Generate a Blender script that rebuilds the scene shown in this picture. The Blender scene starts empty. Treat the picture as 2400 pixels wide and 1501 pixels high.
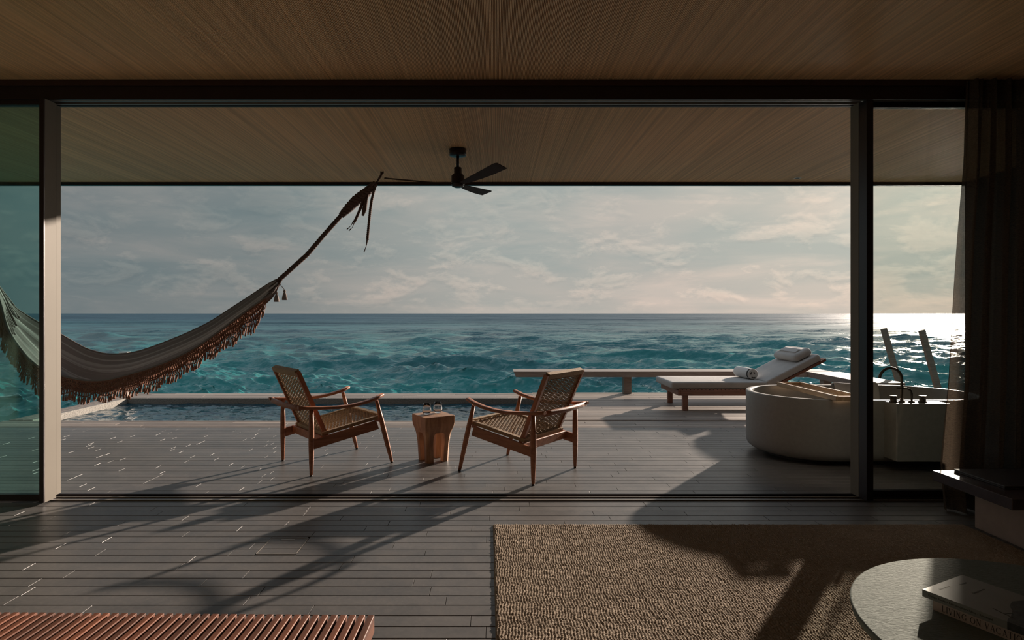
import bpy, math, random
import numpy as np
from mathutils import Vector, Matrix
random.seed(4); rng = np.random.default_rng(4)
S = bpy.context.scene
COL = S.collection
PI = math.pi
F, VX, VY, H = 1400.0, 1160.0, 735.0, 1.35

# ------------------------------------------------------------------ camera
cd = bpy.data.cameras.new('camera'); cam = bpy.data.objects.new('camera', cd); COL.objects.link(cam)
cam.location = (0, 0, H); cam.rotation_euler = (PI/2, 0, 0)
cd.sensor_fit = 'HORIZONTAL'; cd.sensor_width = 36.0; cd.lens = 36.0*F/2400
cd.shift_x = (1200-VX)/2400; cd.shift_y = -(750.5-VY)/2400
cd.clip_start = 0.05; cd.clip_end = 20000
S.camera = cam
S.view_settings.view_transform = 'Standard'; S.view_settings.look = 'None'
S.view_settings.exposure = 0.0; S.view_settings.gamma = 1.0
S.view_settings.use_curve_mapping = False
S.cycles.caustics_reflective = True; S.cycles.max_bounces = 10; S.cycles.diffuse_bounces = 5
S.cycles.transparent_max_bounces = 16; S.cycles.sample_clamp_indirect = 40

# ------------------------------------------------------------------ sun + sky
EL = math.radians(12.8)
SUND = Vector((0.8, 1.0, 0)).normalized()*math.cos(EL) + Vector((0, 0, math.sin(EL)))
sl = bpy.data.lights.new('sun', 'SUN'); sun = bpy.data.objects.new('sun', sl); COL.objects.link(sun)
sl.energy = 9.2; sl.color = (1.0, 0.84, 0.70); sl.angle = math.radians(0.9)
sun.rotation_euler = SUND.to_track_quat('Z', 'Y').to_euler()

def N(nt, typ, **kw):
    n = nt.nodes.new(typ)
    for k, v in kw.items():
        if k.startswith('_'): setattr(n, k[1:], v)
        else: n.inputs[k.replace('__', ' ')].default_value = v
    return n
def ramp(nt, src, stops):
    r = nt.nodes.new('ShaderNodeValToRGB'); e = r.color_ramp.elements
    while len(e) < len(stops): e.new(0.5)
    for i, (p, c) in enumerate(stops):
        e[i].position = p; e[i].color = (c, c, c, 1) if not isinstance(c, tuple) else (*c, 1)
    nt.links.new(src, r.inputs[0]); return r.outputs[0]
def math_(nt, op, a, b=None, clamp=False):
    m = nt.nodes.new('ShaderNodeMath'); m.operation = op; m.use_clamp = clamp
    for i, v in enumerate((a, b)):
        if v is None: continue
        if hasattr(v, 'links'): nt.links.new(v, m.inputs[i])
        else: m.inputs[i].default_value = v
    return m.outputs[0]
def mixc(nt, f, a, b, typ='MIX'):
    m = nt.nodes.new('ShaderNodeMix'); m.data_type = 'RGBA'; m.blend_type = typ
    for s, v in ((0, f), (6, a), (7, b)):
        if hasattr(v, 'links'): nt.links.new(v, m.inputs[s])
        elif s == 0: m.inputs[s].default_value = v
        else: m.inputs[s].default_value = (*v, 1)
    return m.outputs[2]

W = bpy.data.worlds.new('sky'); S.world = W; W.use_nodes = True
nt = W.node_tree; nt.nodes.clear(); L = nt.links
tc = nt.nodes.new('ShaderNodeTexCoord')
nrm = N(nt, 'ShaderNodeVectorMath', _operation='NORMALIZE'); L.new(tc.outputs['Generated'], nrm.inputs[0])
D = nrm.outputs[0]
sep = nt.nodes.new('ShaderNodeSeparateXYZ'); L.new(D, sep.inputs[0])
dot = N(nt, 'ShaderNodeVectorMath', _operation='DOT_PRODUCT'); L.new(D, dot.inputs[0]); dot.inputs[1].default_value = SUND
ang = math_(nt, 'MULTIPLY', math_(nt, 'ARCCOSINE', dot.outputs['Value']), 1/PI)
base = ramp(nt, ang, [(0.0, (0.85, 0.76, 0.64)), (0.06, (0.64, 0.565, 0.48)), (0.14, (0.54, 0.48, 0.425)), (0.23, (0.42, 0.405, 0.37)),
                      (0.33, (0.225, 0.240, 0.235)), (0.46, (0.180, 0.195, 0.198)), (1.0, (0.16, 0.185, 0.20))])
# clearer, bluer sky higher up; haze at the horizon
hz = ramp(nt, sep.outputs[2], [(0.0, 1.0), (0.10, 0.55), (0.35, 0.0)])
blue = mixc(nt, 1.0, base, (0.92, 1.0, 1.03), 'MULTIPLY')
c = mixc(nt, hz, blue, base)
def cloud(scale, sq, lo, hi, detail=7, rough=0.55, loc=(0, 0, 0), dist=0.0):
    mp = N(nt, 'ShaderNodeMapping'); mp.inputs['Scale'].default_value = (scale, scale, scale*sq); mp.inputs['Location'].default_value = loc
    L.new(D, mp.inputs[0])
    n = N(nt, 'ShaderNodeTexNoise', Scale=1.0, Detail=detail, Roughness=rough, Distortion=dist); L.new(mp.outputs[0], n.inputs['Vector'])
    return ramp(nt, n.outputs['Fac'], [(lo, 0.0), (hi, 1.0)])
big = cloud(2.6, 4.5, 0.42, 0.60, 6, 0.52, (3.1, 1.7, .4), 0.4)
c = mixc(nt, math_(nt, 'MULTIPLY', big, 0.8), c, mixc(nt, 1.0, c, (0.74, 0.86, 0.90), 'MULTIPLY'))
veil = cloud(4.2, 6.0, 0.46, 0.62, 9, 0.60, (0.3, 5.2, 2.0), 0.5)
c = mixc(nt, math_(nt, 'MULTIPLY', veil, 0.7), c, mixc(nt, 1.0, c, (1.27, 1.16, 1.12), 'MULTIPLY'))
band = ramp(nt, sep.outputs[2], [(0.0, 0.15), (0.03, 0.95), (0.09, 1.0), (0.16, 0.55), (0.5, 0.3)])
puff = cloud(12, 2.4, 0.50, 0.60, 10, 0.62, (7.7, 2.2, 9.0), 0.3)
c = mixc(nt, math_(nt, 'MULTIPLY', math_(nt, 'MULTIPLY', puff, band), 0.75), c, mixc(nt, 1.0, c, (1.40, 1.27, 1.20), 'MULTIPLY'))
shade = cloud(12, 2.4, 0.52, 0.66, 8, 0.6, (7.7, 2.2, 9.16), 0.3)
c = mixc(nt, math_(nt, 'MULTIPLY', math_(nt, 'MULTIPLY', shade, band), 0.45), c, mixc(nt, 1.0, c, (0.74, 0.77, 0.80), 'MULTIPLY'))
up = ramp(nt, sep.outputs[2], [(0.0, 0.0), (0.2, 0.0), (0.65, 1.0)])
c = mixc(nt, up, c, (.46, .53, .60))
bg = nt.nodes.new('ShaderNodeBackground'); L.new(c, bg.inputs[0]); bg.inputs[1].default_value = 1.0
wo = nt.nodes.new('ShaderNodeOutputWorld'); L.new(bg.outputs[0], wo.inputs[0])

# ------------------------------------------------------------------ materials
def newmat(name):
    m = bpy.data.materials.new(name); m.use_nodes = True
    n = m.node_tree; b = n.nodes['Principled BSDF']; return m, n, b
def bump(n, b, h, strength, dist):
    bp = n.nodes.new('ShaderNodeBump'); bp.inputs['Strength'].default_value = strength; bp.inputs['Distance'].default_value = dist
    n.links.new(h, bp.inputs['Height']); n.links.new(bp.outputs[0], b.inputs['Normal'])
def coords(n, kind, scale=(1, 1, 1)):
    mp = n.nodes.new('ShaderNodeMapping'); mp.inputs['Scale'].default_value = scale
    if kind == 'world': g = n.nodes.new('ShaderNodeNewGeometry'); n.links.new(g.outputs['Position'], mp.inputs[0])
    else: g = n.nodes.new('ShaderNodeTexCoord'); n.links.new(g.outputs['Object'], mp.inputs[0])
    return mp.outputs[0]
def noise(n, vec, scale, detail=5, rough=.55, dist=0):
    t = N(n, 'ShaderNodeTexNoise', Scale=scale, Detail=detail, Roughness=rough, Distortion=dist); n.links.new(vec, t.inputs['Vector']); return t.outputs['Fac']
def flat(name, c, rough=.5, metal=0, spec=.5, var=0.12, nscale=14, bmp=0.0, bscale=60, kind='object'):
    m, n, b = newmat(name)
    b.inputs['Roughness'].default_value = rough; b.inputs['Metallic'].default_value = metal; b.inputs['Specular IOR Level'].default_value = spec
    v = coords(n, kind)
    f = noise(n, v, nscale)
    n.links.new(mixc(n, ramp(n, f, [(.3, 0.0), (.7, 1.0)]), tuple(x*(1-var) for x in c), tuple(min(1, x*(1+var)) for x in c)), b.inputs['Base Color'])
    if bmp: bump(n, b, noise(n, v, bscale, 6), bmp, .01)
    return m
def wood(name, c1, c2, stretch=(3, 60, 60), rough=.45, kind='object', isl=.18, bmp=.15):
    m, n, b = newmat(name); b.inputs['Roughness'].default_value = rough
    v = coords(n, kind, stretch)
    f = noise(n, v, 1.0, 6, .6, 1.2)
    col = mixc(n, ramp(n, f, [(.32, 0.0), (.68, 1.0)]), c1, c2)
    g = n.nodes.new('ShaderNodeNewGeometry'); oi = n.nodes.new('ShaderNodeObjectInfo')
    r = math_(n, 'FRACT', math_(n, 'ADD', g.outputs['Random Per Island'], oi.outputs['Random']))
    k = math_(n, 'ADD', math_(n, 'MULTIPLY', r, 2*isl), 1-isl)
    cc = n.nodes.new('ShaderNodeCombineColor')
    for i in range(3): n.links.new(k, cc.inputs[i])
    n.links.new(mixc(n, 1.0, col, cc.outputs[0], 'MULTIPLY'), b.inputs['Base Color'])
    if bmp: bump(n, b, f, bmp, .004)
    return m
M = {}
# stone floor planks
m, n, b = newmat('stone_plank')
v = coords(n, 'world'); f1 = noise(n, v, 5, 7, .65, .6); f2 = noise(n, v, 40, 6, .6)
col = mixc(n, ramp(n, f1, [(.3, 0.0), (.7, 1.0)]), (.100, .096, .095), (.152, .143, .138))
col = mixc(n, math_(n, 'MULTIPLY', ramp(n, f2, [(.45, 0.0), (.75, 1.0)]), .35), col, (.20, .185, .17))
g = n.nodes.new('ShaderNodeNewGeometry'); oi = n.nodes.new('ShaderNodeObjectInfo')
r = math_(n, 'FRACT', math_(n, 'ADD', g.outputs['Random Per Island'], oi.outputs['Random']))
k = math_(n, 'ADD', math_(n, 'MULTIPLY', r, .24), .88)
cc = n.nodes.new('ShaderNodeCombineColor')
for i in range(3): n.links.new(k, cc.inputs[i])
n.links.new(mixc(n, 1.0, col, cc.outputs[0], 'MULTIPLY'), b.inputs['Base Color'])
n.links.new(ramp(n, f1, [(.2, .34), (.8, .48)]), b.inputs['Roughness'])
b.inputs['Specular IOR Level'].default_value = .42; bump(n, b, f2, .12, .003); M['stone'] = m
M['dark_gap'] = flat('dark_grout', (.012, .011, .012), .8)
M['deck'] = wood('weathered_deck', (.17, .135, .115), (.33, .27, .225), (2.2, 40, 40), .5, 'world', .32, .25)
M['bench'] = wood('weathered_bench', (.15, .12, .10), (.27, .22, .185), (2.5, 40, 40), .5, 'world', .1, .2)
M['rib'] = wood('ceiling_rib', (.78, .52, .29), (.92, .66, .40), (30, .8, 30), .42, 'world', .16, 0)
M['ceil_back'] = flat('ceiling_recess', (.26, .155, .085), .8)
M['alu_dark'] = flat('dark_bronze_frame', (.020, .011, .012), .38, .2, var=.1)
M['alu_red'] = flat('red_brown_pelmet', (.045, .018, .012), .5)
M['alu_pale'] = flat('pale_bronze_post', (.185, .165, .135), .6, .0, .25, var=.04, nscale=3)
M['rail_metal'] = flat('track_metal', (.36, .33, .30), .4, .3, var=.05)
M['teak'] = wood('oiled_teak', (.24, .088, .043), (.42, .17, .085), (30, 3, 30), .48, 'object', .1, .1)
M['teak_y'] = wood('oiled_teak_slat', (.062, .018, .010), (.23, .078, .034), (40, 2.5, 40), .62, 'object', .42, .1)
M['lteak'] = wood('lounger_teak', (.17, .065, .035), (.29, .12, .068), (3, 40, 40), .45, 'object', .12, .1)
M['stoolw'] = wood('stool_wood', (.22, .10, .050), (.52, .30, .165), (14, 14, 2.2), .48, 'object', .08, .2)
M['bamboo'] = wood('pale_caddy_wood', (.40, .26, .15), (.62, .44, .27), (30, 2.5, 30), .45, 'object', .1, .1)
M['cord'] = flat('paper_cord', (.36, .255, .155), .75, var=.25, nscale=90, bmp=.3, bscale=300)
M['rubber'] = flat('black_rubber', (.015, .013, .012), .6)
M['fan'] = flat('dark_fan_metal', (.022, .014, .015), .32, .4)
M['fan_blade'] = flat('fan_blade_wood', (.032, .020, .018), .65, 0, .2)
M['linen'] = flat('pale_grey_linen', (.40, .38, .365), .85, var=.06, nscale=8, bmp=.25, bscale=420)
M['towel'] = flat('white_terry', (.66, .64, .62), .95, var=.08, nscale=120, bmp=.6, bscale=260)
M['band_dark'] = flat('dark_towel_stripe', (.035, .028, .026), .9)
M['tub'] = flat('cast_stone_tub', (.29, .285, .27), .42, var=.06, nscale=30, bmp=.04, bscale=120)
M['bronze'] = flat('brushed_tap_metal', (.10, .085, .07), .28, .85)
M['granite'] = flat('speckled_granite', (.23, .215, .19), .7, var=.5, nscale=70, bmp=.2, bscale=90, kind='world')
M['concrete'] = flat('pool_render', (.045, .05, .055), .6)
M['yarn'] = flat('rust_brown_yarn', (.27, .125, .080), .85, var=.3, nscale=50)
M['rope'] = flat('dark_brown_rope', (.10, .058, .048), .85, var=.3, nscale=60, bmp=.4, bscale=300)
M['plaster'] = flat('warm_plaster', (.58, .48, .40), .7, var=.05)
M['walldark'] = flat('dark_green_render', (.10, .10, .085), .7, var=.2, nscale=40, bmp=.2, bscale=160)
M['slab'] = flat('dark_plum_timber', (.055, .038, .042), .27, var=.2, nscale=10)
M['folder'] = flat('dark_leather', (.030, .022, .023), .42, bmp=.2, bscale=300)
M['plinth'] = flat('taupe_plinth', (.36, .28, .25), .65, var=.06)
M['grey_fabric'] = flat('grey_upholstery', (.33, .33, .34), .9, bmp=.3, bscale=300)
M['white'] = flat('white_lamp_trim', (.7, .68, .64), .4)
M['grey_post'] = flat('grey_bollard_metal', (.25, .23, .21), .5)
M['ink'] = flat('black_print', (.012, .010, .010), .6)
M['ink_w'] = flat('white_print', (.75, .75, .72), .5)
M['ink_g'] = flat('grey_print', (.10, .10, .10), .5)
M['ink_g2'] = flat('mid_grey_print', (.055, .056, .058), .5, var=.5, nscale=60)
M['paper_grey'] = flat('grey_cover', (.25, .255, .245), .5, 0, .35, var=.04)
M['paper_pink'] = flat('taupe_cover', (.50, .40, .365), .45, var=.04)
M['pages'] = flat('book_pages', (.55, .50, .43), .8)
# round table: rough cast with a directional grain
m, n, b = newmat('table_top_cast')
v = coords(n, 'object'); vm = n.nodes.new('ShaderNodeMapping'); vm.inputs['Scale'].default_value = (60, 190, 60); vm.inputs['Rotation'].default_value = (0, 0, .45)
n.links.new(v, vm.inputs[0]); f1 = noise(n, vm.outputs[0], 1, 5, .6, .4)
n.links.new(mixc(n, f1, (.11, .14, .13), (.25, .28, .262)), b.inputs['Base Color'])
b.inputs['Roughness'].default_value = .7; b.inputs['Specular IOR Level'].default_value = .10; bump(n, b, f1, .8, .006); M['table'] = m
# rug
m, n, b = newmat('rug_weave'); v = coords(n, 'world')
f1 = noise(n, v, 180, 3, .6); f2 = noise(n, v, 3, 3)
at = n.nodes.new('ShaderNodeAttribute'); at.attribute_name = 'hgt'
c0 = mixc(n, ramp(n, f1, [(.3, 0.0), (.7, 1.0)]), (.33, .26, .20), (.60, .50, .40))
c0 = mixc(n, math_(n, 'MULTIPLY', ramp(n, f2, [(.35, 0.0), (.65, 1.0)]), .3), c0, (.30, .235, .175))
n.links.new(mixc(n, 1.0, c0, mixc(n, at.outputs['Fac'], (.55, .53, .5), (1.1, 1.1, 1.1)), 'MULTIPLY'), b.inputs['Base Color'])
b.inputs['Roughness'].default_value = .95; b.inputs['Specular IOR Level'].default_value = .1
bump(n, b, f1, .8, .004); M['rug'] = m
# sheer curtain
m, n, b = newmat('sheer_curtain'); out = n.nodes['Material Output']
v = coords(n, 'world'); f1 = noise(n, coords(n, 'world', (60, 60, 500)), 1, 4); 
df = N(n, 'ShaderNodeBsdfDiffuse'); tl = N(n, 'ShaderNodeBsdfTranslucent'); tr = N(n, 'ShaderNodeBsdfTransparent')
cc = mixc(n, ramp(n, f1, [(.3, 0.0), (.7, 1.0)]), (.065, .048, .038), (.14, .105, .08))
n.links.new(cc, df.inputs[0]); n.links.new(cc, tl.inputs[0])
a = n.nodes.new('ShaderNodeMixShader'); a.inputs[0].default_value = .28; n.links.new(df.outputs[0], a.inputs[1]); n.links.new(tl.outputs[0], a.inputs[2])
a2 = n.nodes.new('ShaderNodeMixShader'); n.links.new(ramp(n, noise(n, v, 700, 2), [(.42, .02), (.62, .24)]), a2.inputs[0])
n.links.new(a.outputs[0], a2.inputs[1]); n.links.new(tr.outputs[0], a2.inputs[2]); n.links.new(a2.outputs[0], out.inputs[0]); M['curtain'] = m
# hammock cloth
m, n, b = newmat('hammock_cloth'); out = n.nodes['Material Output']; v = coords(n, 'object')
at = n.nodes.new('ShaderNodeAttribute'); at.attribute_name = 'across'
st = n.nodes.new('ShaderNodeMath'); st.operation = 'SINE'; stv = n.nodes.new('ShaderNodeCombineXYZ'); n.links.new(at.outputs['Fac'], stv.inputs[0])
stn = noise(n, stv.outputs[0], 9, 3); n.links.new(math_(n, 'ADD', math_(n, 'MULTIPLY', at.outputs['Fac'], 40.0), math_(n, 'MULTIPLY', stn, 26.0)), st.inputs[0])
cc = mixc(n, ramp(n, st.outputs[0], [(.55, 0.0), (.9, 1.0)]), (.27, .235, .225), (.42, .385, .37))
df = N(n, 'ShaderNodeBsdfDiffuse'); tl = N(n, 'ShaderNodeBsdfTranslucent'); n.links.new(cc, df.inputs[0]); n.links.new(cc, tl.inputs[0])
a = n.nodes.new('ShaderNodeMixShader'); a.inputs[0].default_value = .22; n.links.new(df.outputs[0], a.inputs[1]); n.links.new(tl.outputs[0], a.inputs[2])
n.links.new(a.outputs[0], out.inputs[0]); M['hammock'] = m
def glass(name, tint, rf=.06):
    m, n, b = newmat(name); out = n.nodes['Material Output']
    tr = n.nodes.new('ShaderNodeBsdfTransparent'); tr.inputs[0].default_value = (*tint, 1)
    gl = N(n, 'ShaderNodeBsdfGlossy'); gl.inputs['Roughness'].default_value = .02
    fr = N(n, 'ShaderNodeFresnel'); fr.inputs[0].default_value = 1.45
    mx = n.nodes.new('ShaderNodeMixShader'); n.links.new(fr.outputs[0], mx.inputs[0]); n.links.new(tr.outputs[0], mx.inputs[1]); n.links.new(gl.outputs[0], mx.inputs[2])
    n.links.new(mx.outputs[0], out.inputs[0]); return m
M['glass_left'] = glass('green_tinted_glass', (.64, .82, .79))
M['glass_right'] = glass('faint_green_glass', (.95, .965, .94))
m, n, b = newmat('drinking_glass'); b.inputs['Roughness'].default_value = .02; b.inputs['Transmission Weight'].default_value = 1; b.inputs['IOR'].default_value = 1.45; M['tumbler'] = m
# sea
m, n, b = newmat('sea_water'); v = coords(n, 'world')
sp = n.nodes.new('ShaderNodeSeparateXYZ'); n.links.new(v, sp.inputs[0])
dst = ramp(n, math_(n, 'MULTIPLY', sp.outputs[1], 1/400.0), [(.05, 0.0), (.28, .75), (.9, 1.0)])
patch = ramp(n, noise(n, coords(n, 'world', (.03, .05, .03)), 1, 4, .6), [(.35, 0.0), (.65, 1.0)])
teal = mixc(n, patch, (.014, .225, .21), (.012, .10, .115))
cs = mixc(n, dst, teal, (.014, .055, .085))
at = n.nodes.new('ShaderNodeAttribute'); at.attribute_name = 'foam_sheen'
fm = math_(n, 'MULTIPLY', at.outputs['Fac'], ramp(n, noise(n, coords(n, 'world', (1.2, 2.4, 1)), 1, 8, .7), [(.40, 0.0), (.58, 1.0)]), True)
n.links.new(mixc(n, fm, cs, (.62, .66, .66)), b.inputs['Base Color'])  # pale crests: foam plus whitish sky sheen painted into the colour
farr = ramp(n, math_(n, 'MULTIPLY', sp.outputs[1], 1/400.0), [(.03, .07), (.15, .22), (.5, .38), (1.0, .45)])
n.links.new(math_(n, 'ADD', farr, math_(n, 'MULTIPLY', fm, .4)), b.inputs['Roughness']); b.inputs['IOR'].default_value = 1.33
n.links.new(ramp(n, math_(n, 'MULTIPLY', sp.outputs[1], 1/400.0), [(.04, .5), (.4, .22)]), b.inputs['Specular IOR Level'])
def slope(n, scale, amp, detail, rough):
    t = N(n, 'ShaderNodeTexNoise', Scale=1.0, Detail=detail, Roughness=rough, Distortion=.3); n.links.new(coords(n, 'world', scale), t.inputs['Vector'])
    a = N(n, 'ShaderNodeVectorMath', _operation='SUBTRACT'); n.links.new(t.outputs['Color'], a.inputs[0]); a.inputs[1].default_value = (.5, .5, .5)
    b_ = N(n, 'ShaderNodeVectorMath', _operation='MULTIPLY'); n.links.new(a.outputs[0], b_.inputs[0]); b_.inputs[1].default_value = (amp*.6, amp, 0); return b_.outputs[0]
def slopes(n, b, layers):
  gn = n.nodes.new('ShaderNodeNewGeometry'); acc = gn.outputs['Normal']
  for sc_, am_, de_, ro_ in layers:
    ad = N(n, 'ShaderNodeVectorMath', _operation='ADD'); n.links.new(acc, ad.inputs[0]); n.links.new(slope(n, sc_, am_, de_, ro_), ad.inputs[1]); acc = ad.outputs[0]
  nz_ = N(n, 'ShaderNodeVectorMath', _operation='NORMALIZE'); n.links.new(acc, nz_.inputs[0]); n.links.new(nz_.outputs[0], b.inputs['Normal'])
slopes(n, b, (((5, 11, 1), .9, 3, .6), ((1.5, 3.4, 1), 1.7, 8, .72), ((.26, .8, 1), 1.5, 5, .62), ((.05, .16, 1), 1.0, 3, .5), ((.009, .03, 1), 1.1, 3, .5))); M['sea'] = m
PW_ = newmat('pool_water'); m, n, b = PW_; v = coords(n, 'world', (1, 1.6, 1))
n.links.new(mixc(n, noise(n, v, 1.5, 2), (.004, .035, .055), (.006, .055, .08)), b.inputs['Base Color'])
b.inputs['Roughness'].default_value = .06; b.inputs['IOR'].default_value = 1.33
slopes(n, b, (((9, 16, 1), 1.5, 5, .65), ((2.5, 5, 1), .8, 3, .5)))
M['pool'] = m

# ------------------------------------------------------------------ helpers
def P(px, py, Y): return Vector(((px-VX)*Y/F, Y, H-(py-VY)*Y/F))
class MB:
    def __init__(s): s.v = []; s.f = []; s.sm = []
    def add(s, vs, fs, smooth=False):
        k = len(s.v); s.v += [tuple(x) for x in vs]; s.f += [tuple(i+k for i in f) for f in fs]; s.sm += [smooth]*len(fs)
    def box(s, x0, x1, y0, y1, z0, z1, bev=0.0):
        if bev <= 0:
            vs = [(x, y, z) for z in (z0, z1) for y in (y0, y1) for x in (x0, x1)]
            s.add(vs, [(0, 2, 3, 1), (4, 5, 7, 6), (0, 1, 5, 4), (2, 6, 7, 3), (0, 4, 6, 2), (1, 3, 7, 5)]); return s
        b = min(bev, (x1-x0)/2.01, (y1-y0)/2.01, (z1-z0)/2.01)
        def ring(z, o): 
            return [(x0+o+c, y0+o, z) if 0 else None for c in ()]
        L_ = []
        for z, o in ((z0, b), (z0+b, 0), (z1-b, 0), (z1, b)):
            a0, a1, c0, c1 = x0+o, x1-o, y0+o, y1-o; q = b if o == 0 else b*.01
            L_.append([(a0+q, c0, z), (a1-q, c0, z), (a1, c0+q, z), (a1, c1-q, z), (a1-q, c1, z), (a0+q, c1, z), (a0, c1-q, z), (a0, c0+q, z)])
        s.loft(L_, True, True); return s
    def loft(s, loops, cap0=False, cap1=False, closed=True, smooth=False):
        k = len(loops[0]); vs = [p for l in loops for p in l]; fs = []
        for i in range(len(loops)-1):
            for j in range(k if closed else k-1):
                j2 = (j+1) % k; fs.append((i*k+j, i*k+j2, (i+1)*k+j2, (i+1)*k+j))
        n0 = len(fs); s.add(vs, fs, smooth)
        b = len(s.v)-len(vs)
        if cap0: s.f.append(tuple(b+j for j in reversed(range(k)))); s.sm.append(False)
        if cap1: s.f.append(tuple(b+(len(loops)-1)*k+j for j in range(k))); s.sm.append(False)
        return s
    def tube(s, pts, rad, sides=8, caps=True, squash=1.0, up=(0, 0, 1)):
        pts = [Vector(p) for p in pts]; n_ = len(pts)
        if not hasattr(rad, '__len__'): rad = [rad]*n_
        loops = []; prev = None
        for i, p in enumerate(pts):
            t = (pts[min(i+1, n_-1)]-pts[max(i-1, 0)]).normalized()
            if prev is None:
                u = Vector(up); u = u - t*u.dot(t)
                if u.length < 1e-3: u = Vector((1, 0, 0)) - t*t.x
            else: u = prev - t*prev.dot(t)
            u.normalize(); prev = u; w = t.cross(u)
            loops.append([p + (u*math.cos(a)*squash + w*math.sin(a))*rad[i] for a in [2*PI*j/sides for j in range(sides)]])
        s.loft(loops, caps, caps, True, True); return s
    def beam(s, p0, p1, w, h, up=(0, 0, 1)):
        p0, p1 = Vector(p0), Vector(p1); t = (p1-p0).normalized(); u = Vector(up); u = (u-t*u.dot(t)).normalized(); r = t.cross(u)
        lp = lambda p: [p+r*(-w/2)+u*(-h/2), p+r*(w/2)+u*(-h/2), p+r*(w/2)+u*(h/2), p+r*(-w/2)+u*(h/2)]
        s.loft([lp(p0), lp(p1)], True, True); return s
    def lathe(s, prof, cx=0, cy=0, sides=28, cap0=True, cap1=True, smooth=True):
        s.loft([[(cx+r*math.cos(2*PI*j/sides), cy+r*math.sin(2*PI*j/sides), z) for j in range(sides)] for r, z in prof], cap0, cap1, True, smooth); return s
    def grid(s, arr, smooth=True):
        a, b = arr.shape[:2]; vs = arr.reshape(-1, 3).tolist()
        s.add(vs, [(i*b+j, i*b+j+1, (i+1)*b+j+1, (i+1)*b+j) for i in range(a-1) for j in range(b-1)], smooth); return s
    def xf(s, mat):
        s.v = [tuple(mat @ Vector(p)) for p in s.v]; return s
    def mesh(s, name, mat):
        me = bpy.data.meshes.new(name); me.from_pydata(s.v, [], s.f)
        me.polygons.foreach_set('use_smooth', s.sm); me.materials.append(mat); me.update(); return me
    def build(s, name, mat, parent=None, loc=None):
        o = bpy.data.objects.new(name, s.mesh(name, mat)); COL.objects.link(o)
        if parent: o.parent = parent
        if loc: o.location = loc
        return o
def fixn(o):
    import bmesh
    bm = bmesh.new(); bm.from_mesh(o.data); bmesh.ops.recalc_face_normals(bm, faces=bm.faces); bm.to_mesh(o.data); bm.free(); return o
def tag(o, label, cat, group=None):
    o['label'] = label; o['category'] = cat
    if group: o['group'] = group
    return o
def empty(name, loc, rz=0, label=None, cat=None, group=None):
    o = bpy.data.objects.new(name, None); COL.objects.link(o); o.location = loc; o.rotation_euler = (0, 0, rz); o.empty_display_size = .1
    if label: tag(o, label, cat, group)
    return o
def struct(o): o['kind'] = 'structure'; return o
def stuff(o): o['kind'] = 'stuff'; return o
def copy_tree(o, parent=None):
    c_ = o.copy(); COL.objects.link(c_); c_.parent = parent
    for ch in list(o.children): copy_tree(ch, c_)
    return c_

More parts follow.
